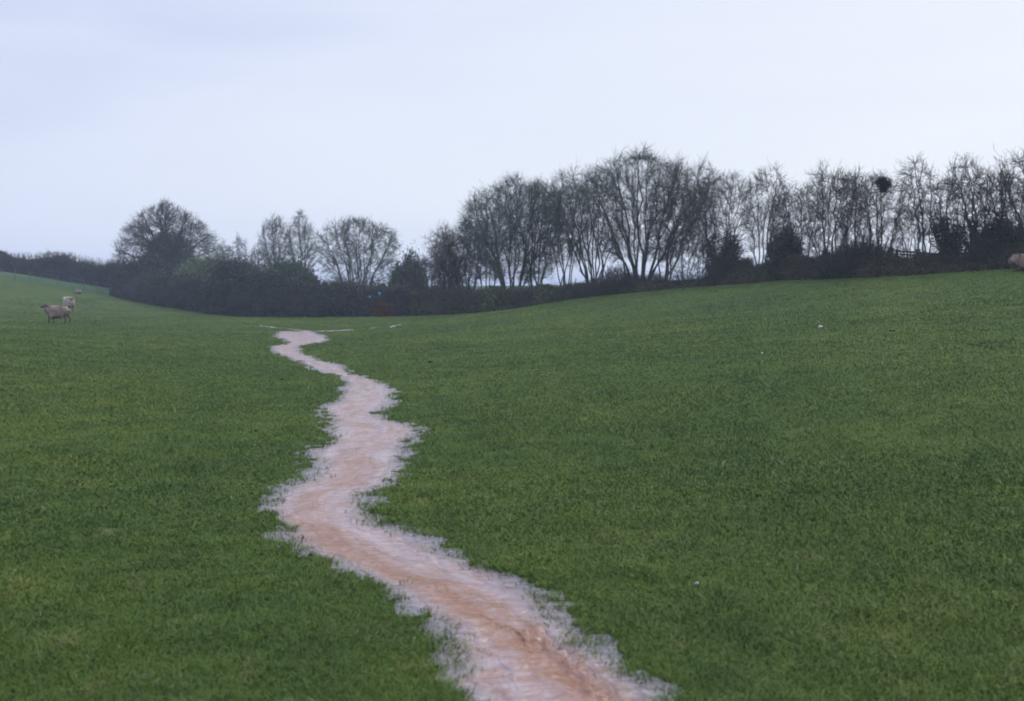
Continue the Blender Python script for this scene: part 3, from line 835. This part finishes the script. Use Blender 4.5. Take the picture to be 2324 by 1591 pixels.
T('bare_tree','slender Y-forked bare tree with a clean grey stem, right of the ivy-swathed one','tree', 1722,640,385,56,'sparse',5,.24,0.052,seed=20,back=1.0,lean=.05,group=GT)
T('bare_tree','thin arching tree with drooping whips over the round ivy bush','tree', 1812,634,425,66,'sparse',8,.42,0.036,seed=21,back=1.5,group=GT)
T('bare_tree','broad dark tree with crooked limbs, left of the one carrying the nest','tree', 1878,630,388,74,'dense',8,.36,0.052,seed=22,back=1.0,ivy=(5000,.25,.14),group=GT)
T('bare_tree','dark upright tree carrying the big stick nest near its top','tree', 1990,624,402,79,'dense',9,.34,0.050,seed=23,back=.9,ivy=(6000,.3,.12),group=GT)
T('bare_tree','tall thin bare tree with a forked top rising above its neighbours, right of the nest','tree', 2102,618,368,53,'sparse',4,.10,0.048,seed=24,lean=-.16,back=1.0,group=GT)
T('bare_tree','short twiggy tree behind the gap with the rails','tree', 2062,621,470,43,'sparse',6,.35,0.032,seed=25,back=2.2,group=GT)
T('bare_tree','ivy-clad tree with two black columns of leaves left of the right-hand gap','tree', 2158,616,410,56,'dense',8,.30,0.044,seed=26,lean=-.08,back=.9,ivy=(6500,.6,.22),group=GT)
T('bare_tree','high leaning tree second from the right edge, dense with left-leaning twigs','tree', 2228,612,365,66,'dense',9,.30,0.048,seed=27,lean=-.16,back=1.0,ivy=(6000,.45,.12),group=GT)
T('bare_tree','thick dark tree with a heavy ivy skirt above the lying sheep','tree', 2282,610,395,61,'dense',9,.30,0.048,seed=28,lean=-.12,back=1.4,ivy=(12000,.5,.34),group=GT)
T('bare_tree','tallest tree cut by the right edge of the picture, leaning left','tree', 2350,608,345,71,'dense',9,.30,0.052,seed=29,lean=-.16,back=1.0,ivy=(6000,.3,.14),group=GT)
T('bare_tree','slim pale tree between the ivy-swathed tree and the tallest domed tree','tree', 1590,650,400,51,'sparse',6,.3,0.036,seed=30,back=2.0,group=GT)
T('bare_tree','small thin tree between the arching whips and the round ivy bush','tree', 1768,637,440,35,'sparse',5,.3,0.028,seed=31,back=2.6,group=GT)
T('bare_tree','slim bare tree filling the space between the crooked-limbed tree and the nest tree','tree', 1932,628,395,48,'dense',7,.25,0.040,seed=32,back=1.8,group=GT)
T('bare_tree','thin hazy bare tree closing the gap between the left shoulder and the left-leaning stems','tree', 1285,684,425,62,'sparse',6,.4,.045,seed=33,back=3.2,twig=M_TWIG_G,group=GT)
T('bare_tree','low hazy bare tree stepping down left of the first tall round crown','tree', 1110,692,455,62,'sparse',6,.5,.045,seed=34,back=3.6,buds=1200,twig=M_TWIG_G,group=GT)
T('bare_tree','small hazy bare tree second from the low left end of the hedge row','tree', 1022,698,530,52,'sparse',6,.5,.04,seed=35,back=3.8,group=GT)
bush('ivy_bush','round black-green ivy bush standing on the hedge under arching whips','bush', 1778,636,516,38,M_IVY,back=1.0,n=8000,size=.07,seed=41,twig_n=900,shape=.25,rough=.7)
bush('thorn_bush','loose dark thorn bush below the slender Y-forked tree','bush', 1655,643,568,50,M_THORN,back=1.2,n=8000,size=.05,seed=42,twig_n=2600,rough=.9,shape=.25)
bush('thorn_bush','dark knee-high thorn bush under the nest tree','bush', 1935,627,560,75,M_THORN,back=.9,n=9000,size=.05,seed=43,twig_n=2600,rough=.9,shape=.25)
bush('thorn_bush','low dark thorn clump at the right edge above the lying sheep','bush', 2262,611,540,62,M_IVY,back=1.1,n=12000,size=.06,seed=44,twig_n=1500,rough=.8,shape=.25)
bush('thorn_bush','leggy thorn scrub along the foot of the tallest domed tree','bush', 1400,666,618,110,M_THORN,back=1.0,n=9000,size=.05,seed=45,twig_n=2600,rough=.9,twl=.5)
bush('elder_bush','small yellow-green elder in front of the hedge left of the middle','bush', 1112,706,655,22,M_ELDER,back=-.5,n=260,size=.12,seed=46,twig_n=0,depth=.5)
bush('elder_bush','low yellow-green elder sprig under the tall green-tinged trees','bush', 1242,688,650,34,M_ELDER,back=-.3,n=240,size=.11,seed=47,twig_n=0,depth=.5)

# --- valley-foot scrub and trees
def valley_thicket():
    Hh = np.array([(262,676,668),(300,685,640),(345,696,624),(400,707,628),(450,714,640),(500,719,628),(560,720,618),(640,721,628),(705,720,630),(735,720,652),(780,720,656),(860,721,660),(950,718,660)], float)
    ds = np.interp(Hh[:, 0], [262, 345, 450, 560, 700, 950], [86, 77, 71, 67, 65, 62.0])
    rg = np.random.default_rng(15); n = 120000
    px = rg.uniform(262, 950, n); d0 = np.interp(px, Hh[:, 0], ds); off = rg.uniform(0, 3, n)
    x = (px - CX) / F * d0; y = d0 + off; gz = base_z(x, y)
    top = EYE + (660 - np.interp(px, Hh[:, 0], Hh[:, 2])) / F * (d0 + 1.2)
    ht = np.maximum(top - gz, .4) * np.sin(np.clip(off / 3, .03, .97) * np.pi) ** .5 * (1 + .8 * fbm(x * .5, y * .5, 5, 17))
    q = rg.random(n) ** .75
    C = np.stack([x, y, gz + ht * q + np.where(q > .85, rg.exponential(.12, n), 0)], -1)
    v, qd = leaf_quads(C, .11, rg, 1.4, .2)
    o3 = np.array([-18., 70., 0.]); root = empty('bramble_thicket', tuple(o3))
    link('foliage', mesh_np('foliage', v - o3, qd, None, [M_THORN], False), root)
    m = 7000; k = rg.integers(0, n, m)
    P0 = np.stack([x[k], y[k], gz[k] + ht[k] * .6], -1)
    D = np.stack([rg.normal(0, .5, m), rg.normal(0, .3, m), np.ones(m)], -1); D /= np.linalg.norm(D, axis=1, keepdims=True)
    P = grow_lines(rg, P0, D, rg.uniform(.3, 1.1, m), 5, .22, -.02)
    tv, tq = tubes(P, np.full(m, .010), np.full(m, .005), 3)
    link('branches', mesh_np('branches', tv - o3, tq, None, [M_TWIG], False), root)
    tag(root, 'long dark thicket of brambles lining the far foot of the pasture, left half', 'thicket')
valley_thicket()
bush('bramble_thicket','dark thicket filling the space beneath the great domed tree','thicket', 330,696,598,72,M_THORN,d=88,n=36000,size=.15,seed=51,group=GB,rough=.4,twl=1.0)
bush('willow_bush','rounded grey-green willow bush right of the great domed tree','bush', 478,722,588,88,M_WILLOW,d=78,n=42000,size=.13,seed=52,group=GB,rough=.12,twigmat=M_TWIG_G,shape=.5)
bush('bramble_thicket','purplish brown bramble thicket in front of the willow bush','thicket', 548,720,600,80,M_THORN,d=71,n=36000,size=.12,seed=53,group=GB)
bush('evergreen_bush','flat-topped dark green bush in the middle of the scrub','bush', 655,720,604,74,M_DARKG,d=72,n=42000,size=.12,seed=54,group=GB,shape=.25,rough=.12)
bush('bramble_thicket','low blackish thicket left of the blue bag','thicket', 775,722,653,72,M_BRAMBLE,d=68,n=32000,size=.12,seed=55,group=GB,shape=.25)
bush('bramble_thicket','low thicket behind the rusty dead bracken','thicket', 888,720,655,80,M_BRAMBLE,d=66,n=34000,size=.12,seed=56,group=GB,shape=.25)
bush('thorn_bush','rounded dark bush between the round twiggy tree and the hedge','bush', 925,715,598,40,M_DARKG,d=70,n=12000,size=.10,seed=57,group=GB,twig_n=2500,shape=.25,rough=.6)
bush('dead_bracken','rusty red patch of dead bracken at the foot of the scrub','bracken', 868,722,688,16,M_BRACKEN,d=62.5,n=900,size=.10,seed=59,depth=.5,twig_n=200,twigmat=M_BRACKEN)
T('oak_tree','great domed bare tree standing alone at the left end of the scrub','tree', 384,705,466,112,'oak',15,1.65,.15,seed=61,d=96,up=.01,ivy=(42000,.50,.75),jit=.085,bole=.30)
T('bare_tree','thin V-shaped pair of bare stems rising behind the flat-topped bush','tree', 628,712,496,34,'sparse',6,.22,.05,seed=62,d=82,lean=-.03,buds=600,twig=M_TWIG_G,group=GB)
T('bare_tree','slender pointed bare tree rising highest behind the flat-topped bush','tree', 684,712,484,34,'coppice',6,.22,.06,seed=63,d=82,buds=1500,twig=M_TWIG_G,group=GB)
T('coppiced_tree','round twiggy green-grey tree in the middle of the valley foot','tree', 815,715,502,92,'coppice',14,.68,.06,seed=64,d=74,buds=7000,twig=M_TWIG_G,group=GB)
T('bare_tree','small pale tree just right of the great domed tree','tree', 512,712,552,26,'dense',7,.4,.04,seed=65,d=88,group=GB)
T('bare_tree','very thin young tree standing between the small pale tree and the V-shaped pair','tree', 548,712,540,16,'sparse',4,.15,.03,seed=66,d=86,group=GB)
T('bare_tree','low twiggy sapling left of the V-shaped pair','tree', 590,712,560,26,'sparse',6,.3,.035,seed=67,d=84,group=GB)
T('bare_tree','low bare scrubby tree right of the rounded dark bush','tree', 1020,705,560,42,'dense',9,.6,.045,seed=68,back=2.0,group=GT)

# --- far hedge beyond the left hill
def far_hedge():
    rg = np.random.default_rng(70)
    Hh = np.array([(-120,575),(0,580),(40,590),(90,588),(150,583),(175,595),(215,600),(245,604),(262,600),(290,610),(320,640)], float)
    n = 90000
    px = rg.uniform(-120, 320, n); d = 112 - (px + 120) * .03 + rg.uniform(0, 3, n)
    x = (px - CX) / F * d; y = d
    gz = base_z(x, y)
    top = EYE + (660 - np.interp(px, Hh[:, 0], Hh[:, 1])) / F * d
    ht = np.maximum(top - gz, .5) * (1 + .8 * fbm(x * .35, y * .3, 5, 71)) * .95
    C = np.stack([x, y, gz + ht * rg.random(n) ** .8], -1)
    v, q = leaf_quads(C, .17, rg, 1.4, .2)
    o3 = np.array([-50., 110., 3.0])
    root = empty('hedge', tuple(o3))
    link('foliage', mesh_np('foliage', v - o3, q, None, [M_FARHEDGE], False), root)
    m = 2500
    px = rg.uniform(-120, 320, m); d = 113 - (px + 120) * .03
    x = (px - CX) / F * d; gz = base_z(x, d); ht = np.maximum(EYE + (660 - np.interp(px, Hh[:, 0], Hh[:, 1])) / F * d - gz, .5)
    P0 = np.stack([x, d, gz + ht * .7], -1); D = np.stack([rg.normal(0, .3, m), rg.normal(0, .3, m), np.ones(m)], -1); D /= np.linalg.norm(D, axis=1, keepdims=True)
    P = grow_lines(rg, P0, D, rg.uniform(.5, 1.6, m), 4, .12, .04)
    tv, tq = tubes(P, np.full(m, .016), np.full(m, .007), 3)
    link('branches', mesh_np('branches', tv - o3, tq, None, [M_TWIG], False), root)
    tag(root, 'dark hedge on the skyline beyond the left hill', 'hedge')
far_hedge()
GF = 'trees in the far left hedge'
T('bare_tree','bushy tree standing highest in the far left hedge','tree', 137,650,573,44,'dense',11,.7,.06,seed=72,d=110,group=GF,ivy=(3500,.6,.6))
T('bare_tree','small bushy tree at the left edge in the far hedge','tree', 12,640,574,32,'dense',9,.6,.06,seed=73,d=110,group=GF,ivy=(2500,.6,.5))
T('bare_tree','faint bluish tree in the dip between the far hedge and the great domed tree','tree', 262,680,598,34,'dense',10,.6,.05,seed=74,d=108,group=GF,ivy=(2500,.6,.5))
T('bare_tree','low pointed tree in the far hedge left of the bluish dip','tree', 205,665,594,30,'dense',9,.6,.05,seed=75,d=109,group=GF,ivy=(2500,.6,.5))

# ------------------------------------------------------------------ magpie nest
def build_nest():
    px, py, d = 1998, 421, 35.6
    x, y = (px - CX) / F * d, d
    z = EYE + (660 - py) / F * d
    rg = np.random.default_rng(80)
    m = 420
    D = rg.normal(size=(m, 3)); D /= np.linalg.norm(D, axis=1, keepdims=True)
    c = rg.normal(size=(m, 3)); c /= np.linalg.norm(c, axis=1, keepdims=True)
    c *= (rg.random(m) ** .4)[:, None] * np.array([.24, .22, .27])
    c[:, 0] *= np.where(c[:, 2] < 0, 1 + c[:, 2] * 2.2, 1.05)
    c[:, 1] *= np.where(c[:, 2] < 0, 1 + c[:, 2] * 2.2, 1.05)
    D[:, 2] *= .5
    P = np.stack([c - D * .15, c, c + D * .15], 1)
    v, q = tubes(P, np.full(m, .009), np.full(m, .005), 4)
    o = link('bird_nest', mesh_np('bird_nest', v, q, None, [M_NEST], False), None, (x, y, z))
    tag(o, 'big dark heart-shaped stick nest high in a bare tree against the sky', 'nest')
build_nest()

# ------------------------------------------------------------------ fences
def box_between(bm, a, b, wd, ht):
    a = Vector(a); b = Vector(b); dr = (b - a); Ln = dr.length; dr.normalize()
    side = dr.cross(Vector((0, 0, 1)));
    if side.length < .01: side = Vector((1, 0, 0))
    side.normalize(); upv = side.cross(dr)
    vs_ = []
    for e in (a, b):
        for sx, sz in ((-1, -1), (1, -1), (1, 1), (-1, 1)):
            vs_.append(bm.verts.new(e + side * wd / 2 * sx + upv * ht / 2 * sz))
    for f in ((3, 2, 1, 0), (4, 5, 6, 7), (0, 1, 5, 4), (1, 2, 6, 5), (2, 3, 7, 6), (3, 0, 4, 7)):
        bm.faces.new([vs_[k] for k in f])
def bm_obj(name, bm, mat, parent=None, loc=None, smooth=False, bevel=0):
    if bevel: bmesh.ops.bevel(bm, geom=list(bm.edges), offset=bevel, segments=1, affect='EDGES')
    bmesh.ops.recalc_face_normals(bm, faces=bm.faces)
    me = bpy.data.meshes.new(name); bm.to_mesh(me); bm.free(); me.materials.append(mat)
    for p in me.polygons: p.use_smooth = smooth
    return link(name, me, parent, loc)
def left_fence():
    pts = [(-60, 629), (-12, 632), (35, 637), (67, 641), (99, 645), (131, 650), (163, 655), (192, 661), (220, 666), (252, 672)]
    P = [hit1(a, b)[0] for a, b in pts]
    root = empty('wire_fence', P[3]); o = P[3]
    for k, p in enumerate(P):
        bm = bmesh.new(); q = p - o
        lean = Vector((random.Random(k).uniform(-.04, .04), 0, 0))
        box_between(bm, q - Vector((0, 0, .1)), q + lean + Vector((0, 0, .95)), .055, .055)
        bm_obj('post', bm, M_POST, root, bevel=.012)
    for hgt in (.35, .65, .95):
        bm = bmesh.new()
        for a, b in zip(P[:-1], P[1:]):
            box_between(bm, a - o + Vector((0, .06, hgt)), b - o + Vector((0, .06, hgt)), .008, .008)
        bm_obj('wire', bm, M_WIRE, root)
    tag(root, 'faint post and wire fence crossing the top of the left hill', 'fence')
left_fence()
def rail_fence():
    d = 38.5
    def at(px, py, dd): return Vector(((px - CX) / F * dd, dd, EYE + (660 - py) / F * dd))
    d0, d1 = 38.2, 36.2
    o = at(2110, 600, 37.2); root = empty('rail_fence', o)
    def dd(px): return d0 + (d1 - d0) * (px - 2030) / 200
    for a, b in (((2028, 570), (2135, 578)), ((2040, 578), (2150, 583)), ((2125, 576), (2235, 575)), ((2140, 583), (2240, 584))):
        bm = bmesh.new(); box_between(bm, at(*a, dd(a[0])) - o, at(*b, dd(b[0])) - o, .05, .07)
        bm_obj('rail', bm, M_RAIL, root, bevel=.008)
    for px in (2032, 2078, 2130, 2186, 2236):
        bm = bmesh.new(); t_ = at(px, 566, dd(px) + .07); g = float(base_z(np.array([t_.x]), np.array([t_.y]))[0])
        box_between(bm, Vector((t_.x, t_.y, g - .1)) - o, t_ - o, .09, .09)
        bm_obj('post', bm, M_RAIL, root, bevel=.01)
    tag(root, 'dark wooden rail fence showing against the sky in the gap beneath the trees', 'fence')
rail_fence()

# ------------------------------------------------------------------ sheep
def skin_mesh(nodes, edges, sub=2):
    me = bpy.data.meshes.new('tmp')
    me.from_pydata([n[0] for n in nodes], edges, [])
    ob = bpy.data.objects.new('tmp', me); COL.objects.link(ob)
    md = ob.modifiers.new('skin', 'SKIN'); md.use_smooth_shade = True
    s = ob.modifiers.new('sub', 'SUBSURF'); s.levels = sub; s.render_levels = sub
    for k, n in enumerate(nodes):
        r_ = n[1] if isinstance(n[1], tuple) else (n[1], n[1])
        me.skin_vertices[0].data[k].radius = r_
    me.skin_vertices[0].data[0].use_root = True
    dg = bpy.context.evaluated_depsgraph_get()
    res = bpy.data.meshes.new_from_object(ob.evaluated_get(dg))
    bpy.data.objects.remove(ob, do_unlink=True)
    return res
def make_sheep(label, loc, rz, head='up', lying=False, wool=None, scale=1.0, head_turn=0.0, group='sheep grazing the pasture', seed=1):
    """faces +x"""
    root = empty('sheep', loc, rz); root.scale = (scale,) * 3
    lz = -.30 if lying else 0
    hz = {'up': .86, 'mid': .76, 'down': .60}[head]
    ct, st_ = math.cos(head_turn), math.sin(head_turn)
    def hd(dx, dy, z): return (.50 + dx * ct - dy * st_, dx * st_ + dy * ct, z + lz)
    nodes = [((0, 0, .60 + lz), (.17, .19)),        # 0 belly
             ((-.36, 0, .63 + lz), (.15, .17)),     # 1 rump
             ((.34, 0, .62 + lz), (.14, .18)),      # 2 chest
             ((.48, 0, .74 + lz * 1), (.085, .10)), # 3 neck
             (hd(.07, 0, hz), (.075, .085)),        # 4 skull
             (hd(.20, 0, hz - .07), (.050, .055)),  # 5 muzzle
             (hd(.27, 0, hz - .11), (.036, .036)),  # 6 nose
             (hd(.02, .13, hz + .02), (.028, .014)),  # 7 ear
             (hd(.02, -.13, hz + .02), (.028, .014)), # 8 ear
             ]
    edges = [(0, 1), (0, 2), (2, 3), (3, 4), (4, 5), (5, 6), (4, 7), (4, 8)]
    legs = [(2, .34, .11, 1), (2, .34, -.11, 1), (1, -.40, .11, -1), (1, -.40, -.11, -1)]
    for k, (par, lx, ly, fr) in enumerate(legs):
        b = len(nodes)
        if lying:
            nodes += [((lx, ly * 1.5, .20), .06), ((lx + .16, ly * 1.8, .09), .04), ((lx + .04 if fr > 0 else lx + .30, ly * 1.9, .045), .03)]
            edges += [(par, b), (b, b + 1), (b + 1, b + 2)]
        elif fr > 0:
            sw = .05 if k == 0 else -.07
            nodes += [((lx, ly, .42), .060), ((lx + sw * .6, ly, .24), .036), ((lx + sw, ly, .06), .026), ((lx + sw + .035, ly, .022), .026)]
            edges += [(par, b), (b, b + 1), (b + 1, b + 2), (b + 2, b + 3)]
        else:
            sw = .10 if k == 2 else -.04
            nodes += [((lx + .05 + sw * .2, ly, .42), .075), ((lx - .06 + sw * .6, ly, .26), .038), ((lx - .01 + sw, ly, .06), .027), ((lx + .03 + sw, ly, .022), .026)]
            edges += [(par, b), (b, b + 1), (b + 1, b + 2), (b + 2, b + 3)]
    me = skin_mesh(nodes, edges, 2); me.materials.clear(); me.materials.append(M_FACE)
    link('body', me, root)
    fl = [((0, 0, .57 + lz), (.26, .30)), ((-.24, 0, .58 + lz), (.26, .27)), ((-.45, 0, .57 + lz), (.18, .20)), ((.24, 0, .56 + lz), (.24, .28)),
          ((.40, 0, .58 + lz), (.18, .24)), ((.47, 0, .68 + lz), (.15, .19)), ((-.53, 0, .50 + lz), (.045, .07)),
          (hd(-.01, 0, hz - .06), (.13, .16))]
    me = skin_mesh(fl, [(0, 1), (1, 2), (0, 3), (3, 4), (4, 5), (2, 6), (5, 7)], 3)
    for v in me.vertices:
        nrm = v.normal
        k = mnoise.noise(v.co * 9 + Vector((seed, 0, 0))) * .032 + mnoise.noise(v.co * 24) * .018
        if v.co.z < .45 + lz: v.co.z -= .04 * max(0, mnoise.noise(Vector((v.co.x * 20, v.co.y * 20, seed))) + .5)
        v.co += nrm * k
    me.materials.clear(); me.materials.append(wool or M_WOOL)
    link('fleece', me, root)
    tag(root, label, 'sheep', group)
    return root
def put_sheep(px, py, length_px, rz, label, real=1.12, **kw):
    p, d = hit1(px, py)
    sc = length_px / F * d / real
    make_sheep(label, (p.x, p.y, p.z - .01), rz, scale=sc, **kw)
    print('sheep', px, py, 'd', round(d, 1), 'scale', round(sc, 2))
put_sheep(133, 735, 56, R(180), 'brown shaggy sheep standing side-on facing left, nearest of the flock on the left hill', head='up', seed=3, head_turn=R(25))
put_sheep(157, 708, 44, R(-50), 'pale woolly sheep facing the camera just behind the side-on one', wool=M_WOOLB, seed=5, head_turn=R(-20), head='mid')
put_sheep(177, 667, 19, R(155), 'small dark distant sheep lying alone higher up the left hill', lying=True, seed=7)
put_sheep(121, 627.5, 7, R(10), 'tiny white speck of a sheep below the far hedge', wool=M_WOOLB, seed=8)
# the sheep at the right edge rests on the bank in front of the hedge
def right_sheep():
    px, py = 2316, 606
    p, d = hit1(px, 609)
    d2 = 32.0; x = (px - CX) / F * d2; z = float(base_z(np.array([x]), np.array([d2]))[0])
    sc = 66 / F * d2 / 1.12
    make_sheep('dun sheep lying against the hedge, cut off by the right edge of the picture', (x, d2, z + .06), R(8), lying=True, scale=sc, head='down', seed=9, wool=M_WOOLD)
    print('right sheep', d, sc)
right_sheep()

# ------------------------------------------------------------------ small things in the grass
def lump(name, label, cat, px, py, wpx, hpx, mat, seed=1, group=None, d=None):
    p, dd = hit1(px, py)
    if d: p = Vector(((px - CX) / F * d, d, EYE + (660 - py) / F * d)); dd = d
    W = wpx / F * dd; Hh = max(hpx / F * dd, .02)
    bm = bmesh.new(); bmesh.ops.create_icosphere(bm, subdivisions=3, radius=1)
    for v in bm.verts:
        n = mnoise.noise(v.co * 1.8 + Vector((seed * 7, 0, 0))) * .45 + mnoise.noise(v.co * 4.5 + Vector((seed, 3, 0))) * .2
        v.co *= 1 + n
        v.co.x *= W / 2; v.co.y *= W / 2 * .8; v.co.z = v.co.z * Hh / 2 + (Hh * .35 if not d else 0)
    o = bm_obj(name, bm, mat, None, (p.x, p.y, float(ground_z(np.array([p.x]), np.array([p.y]))[0]) if not d else p.z), True)
    tag(o, label, cat, group)
lump('white_stone', 'bright white stone lying on the right hand slope', 'stone', 1862, 743, 9, 5, M_STONE, 2)
lump('white_stone', 'tiny pale stone halfway up the slope, left of and below the bright white one', 'stone', 1729, 806, 4, 3, M_STONE, 3)
lump('white_stone', 'small pinkish-white stone in the lower right grass', 'stone', 1581, 1328, 8, 5, M_STONE, 4)
lump('molehill', 'dark flat molehill high on the right slope near the hedge', 'molehill', 2026, 752, 14, 5, M_DARK, 5)
lump('molehill', 'small dark molehill right of the stream, in the far part of the pasture', 'molehill', 978, 824, 12, 5, M_DARK, 6)
lump('molehill', 'dark molehill left of the narrow far bend of the stream', 'molehill', 642, 864, 11, 5, M_DARK, 7)
lump('molehill', 'small dark clod left of the wide middle reach of the stream', 'molehill', 581, 978, 9, 6, M_DARK, 8)
lump('molehill', 'dark lump of dung in the grass below the sharp left bend', 'dung', 588, 1304, 17, 9, M_DARK, 9)
lump('dead_leaf', 'small dark red leaf in the grass just under the sharp left bend', 'leaf', 650, 1286, 6, 9, M_LEAFR, 10)
lump('molehill', 'tiny dark clod in the open grass right of the wide middle reach', 'molehill', 1107, 1063, 9, 4, M_DARK, 11)
lump('plastic_bag', 'bright blue bag caught in the dark thicket', 'bag', 862, 667, 6, 8, M_BLUE, 12, d=62.5)
lump('plastic_bag', 'smaller blue scrap in the thicket left of and below the blue bag', 'bag', 840, 674, 5, 4, M_BLUE, 13, d=62.5)

# ------------------------------------------------------------------ haze volume, added to lift and blue the distant darks
def build_haze():
    bm = bmesh.new(); bmesh.ops.create_cube(bm, size=1)
    me = bpy.data.meshes.new('haze'); bm.to_mesh(me); bm.free()
    o = link('haze', me); o.location = (0, 0, 10); o.scale = (7600, 7600, 30)
    m = bpy.data.materials.new('haze_air'); m.use_nodes = True; t = m.node_tree; t.nodes.clear()
    out = t.nodes.new('ShaderNodeOutputMaterial'); pv = t.nodes.new('ShaderNodeVolumePrincipled')
    pv.inputs['Color'].default_value = (.78, .87, 1.0, 1); pv.inputs['Density'].default_value = .0010
    pv.inputs['Anisotropy'].default_value = .0
    t.links.new(pv.outputs[0], out.inputs['Volume'])
    me.materials.append(m); o['kind'] = 'stuff'; o['label'] = 'added bluish haze lifting the far darks of the valley'; o['category'] = 'haze'
build_haze()
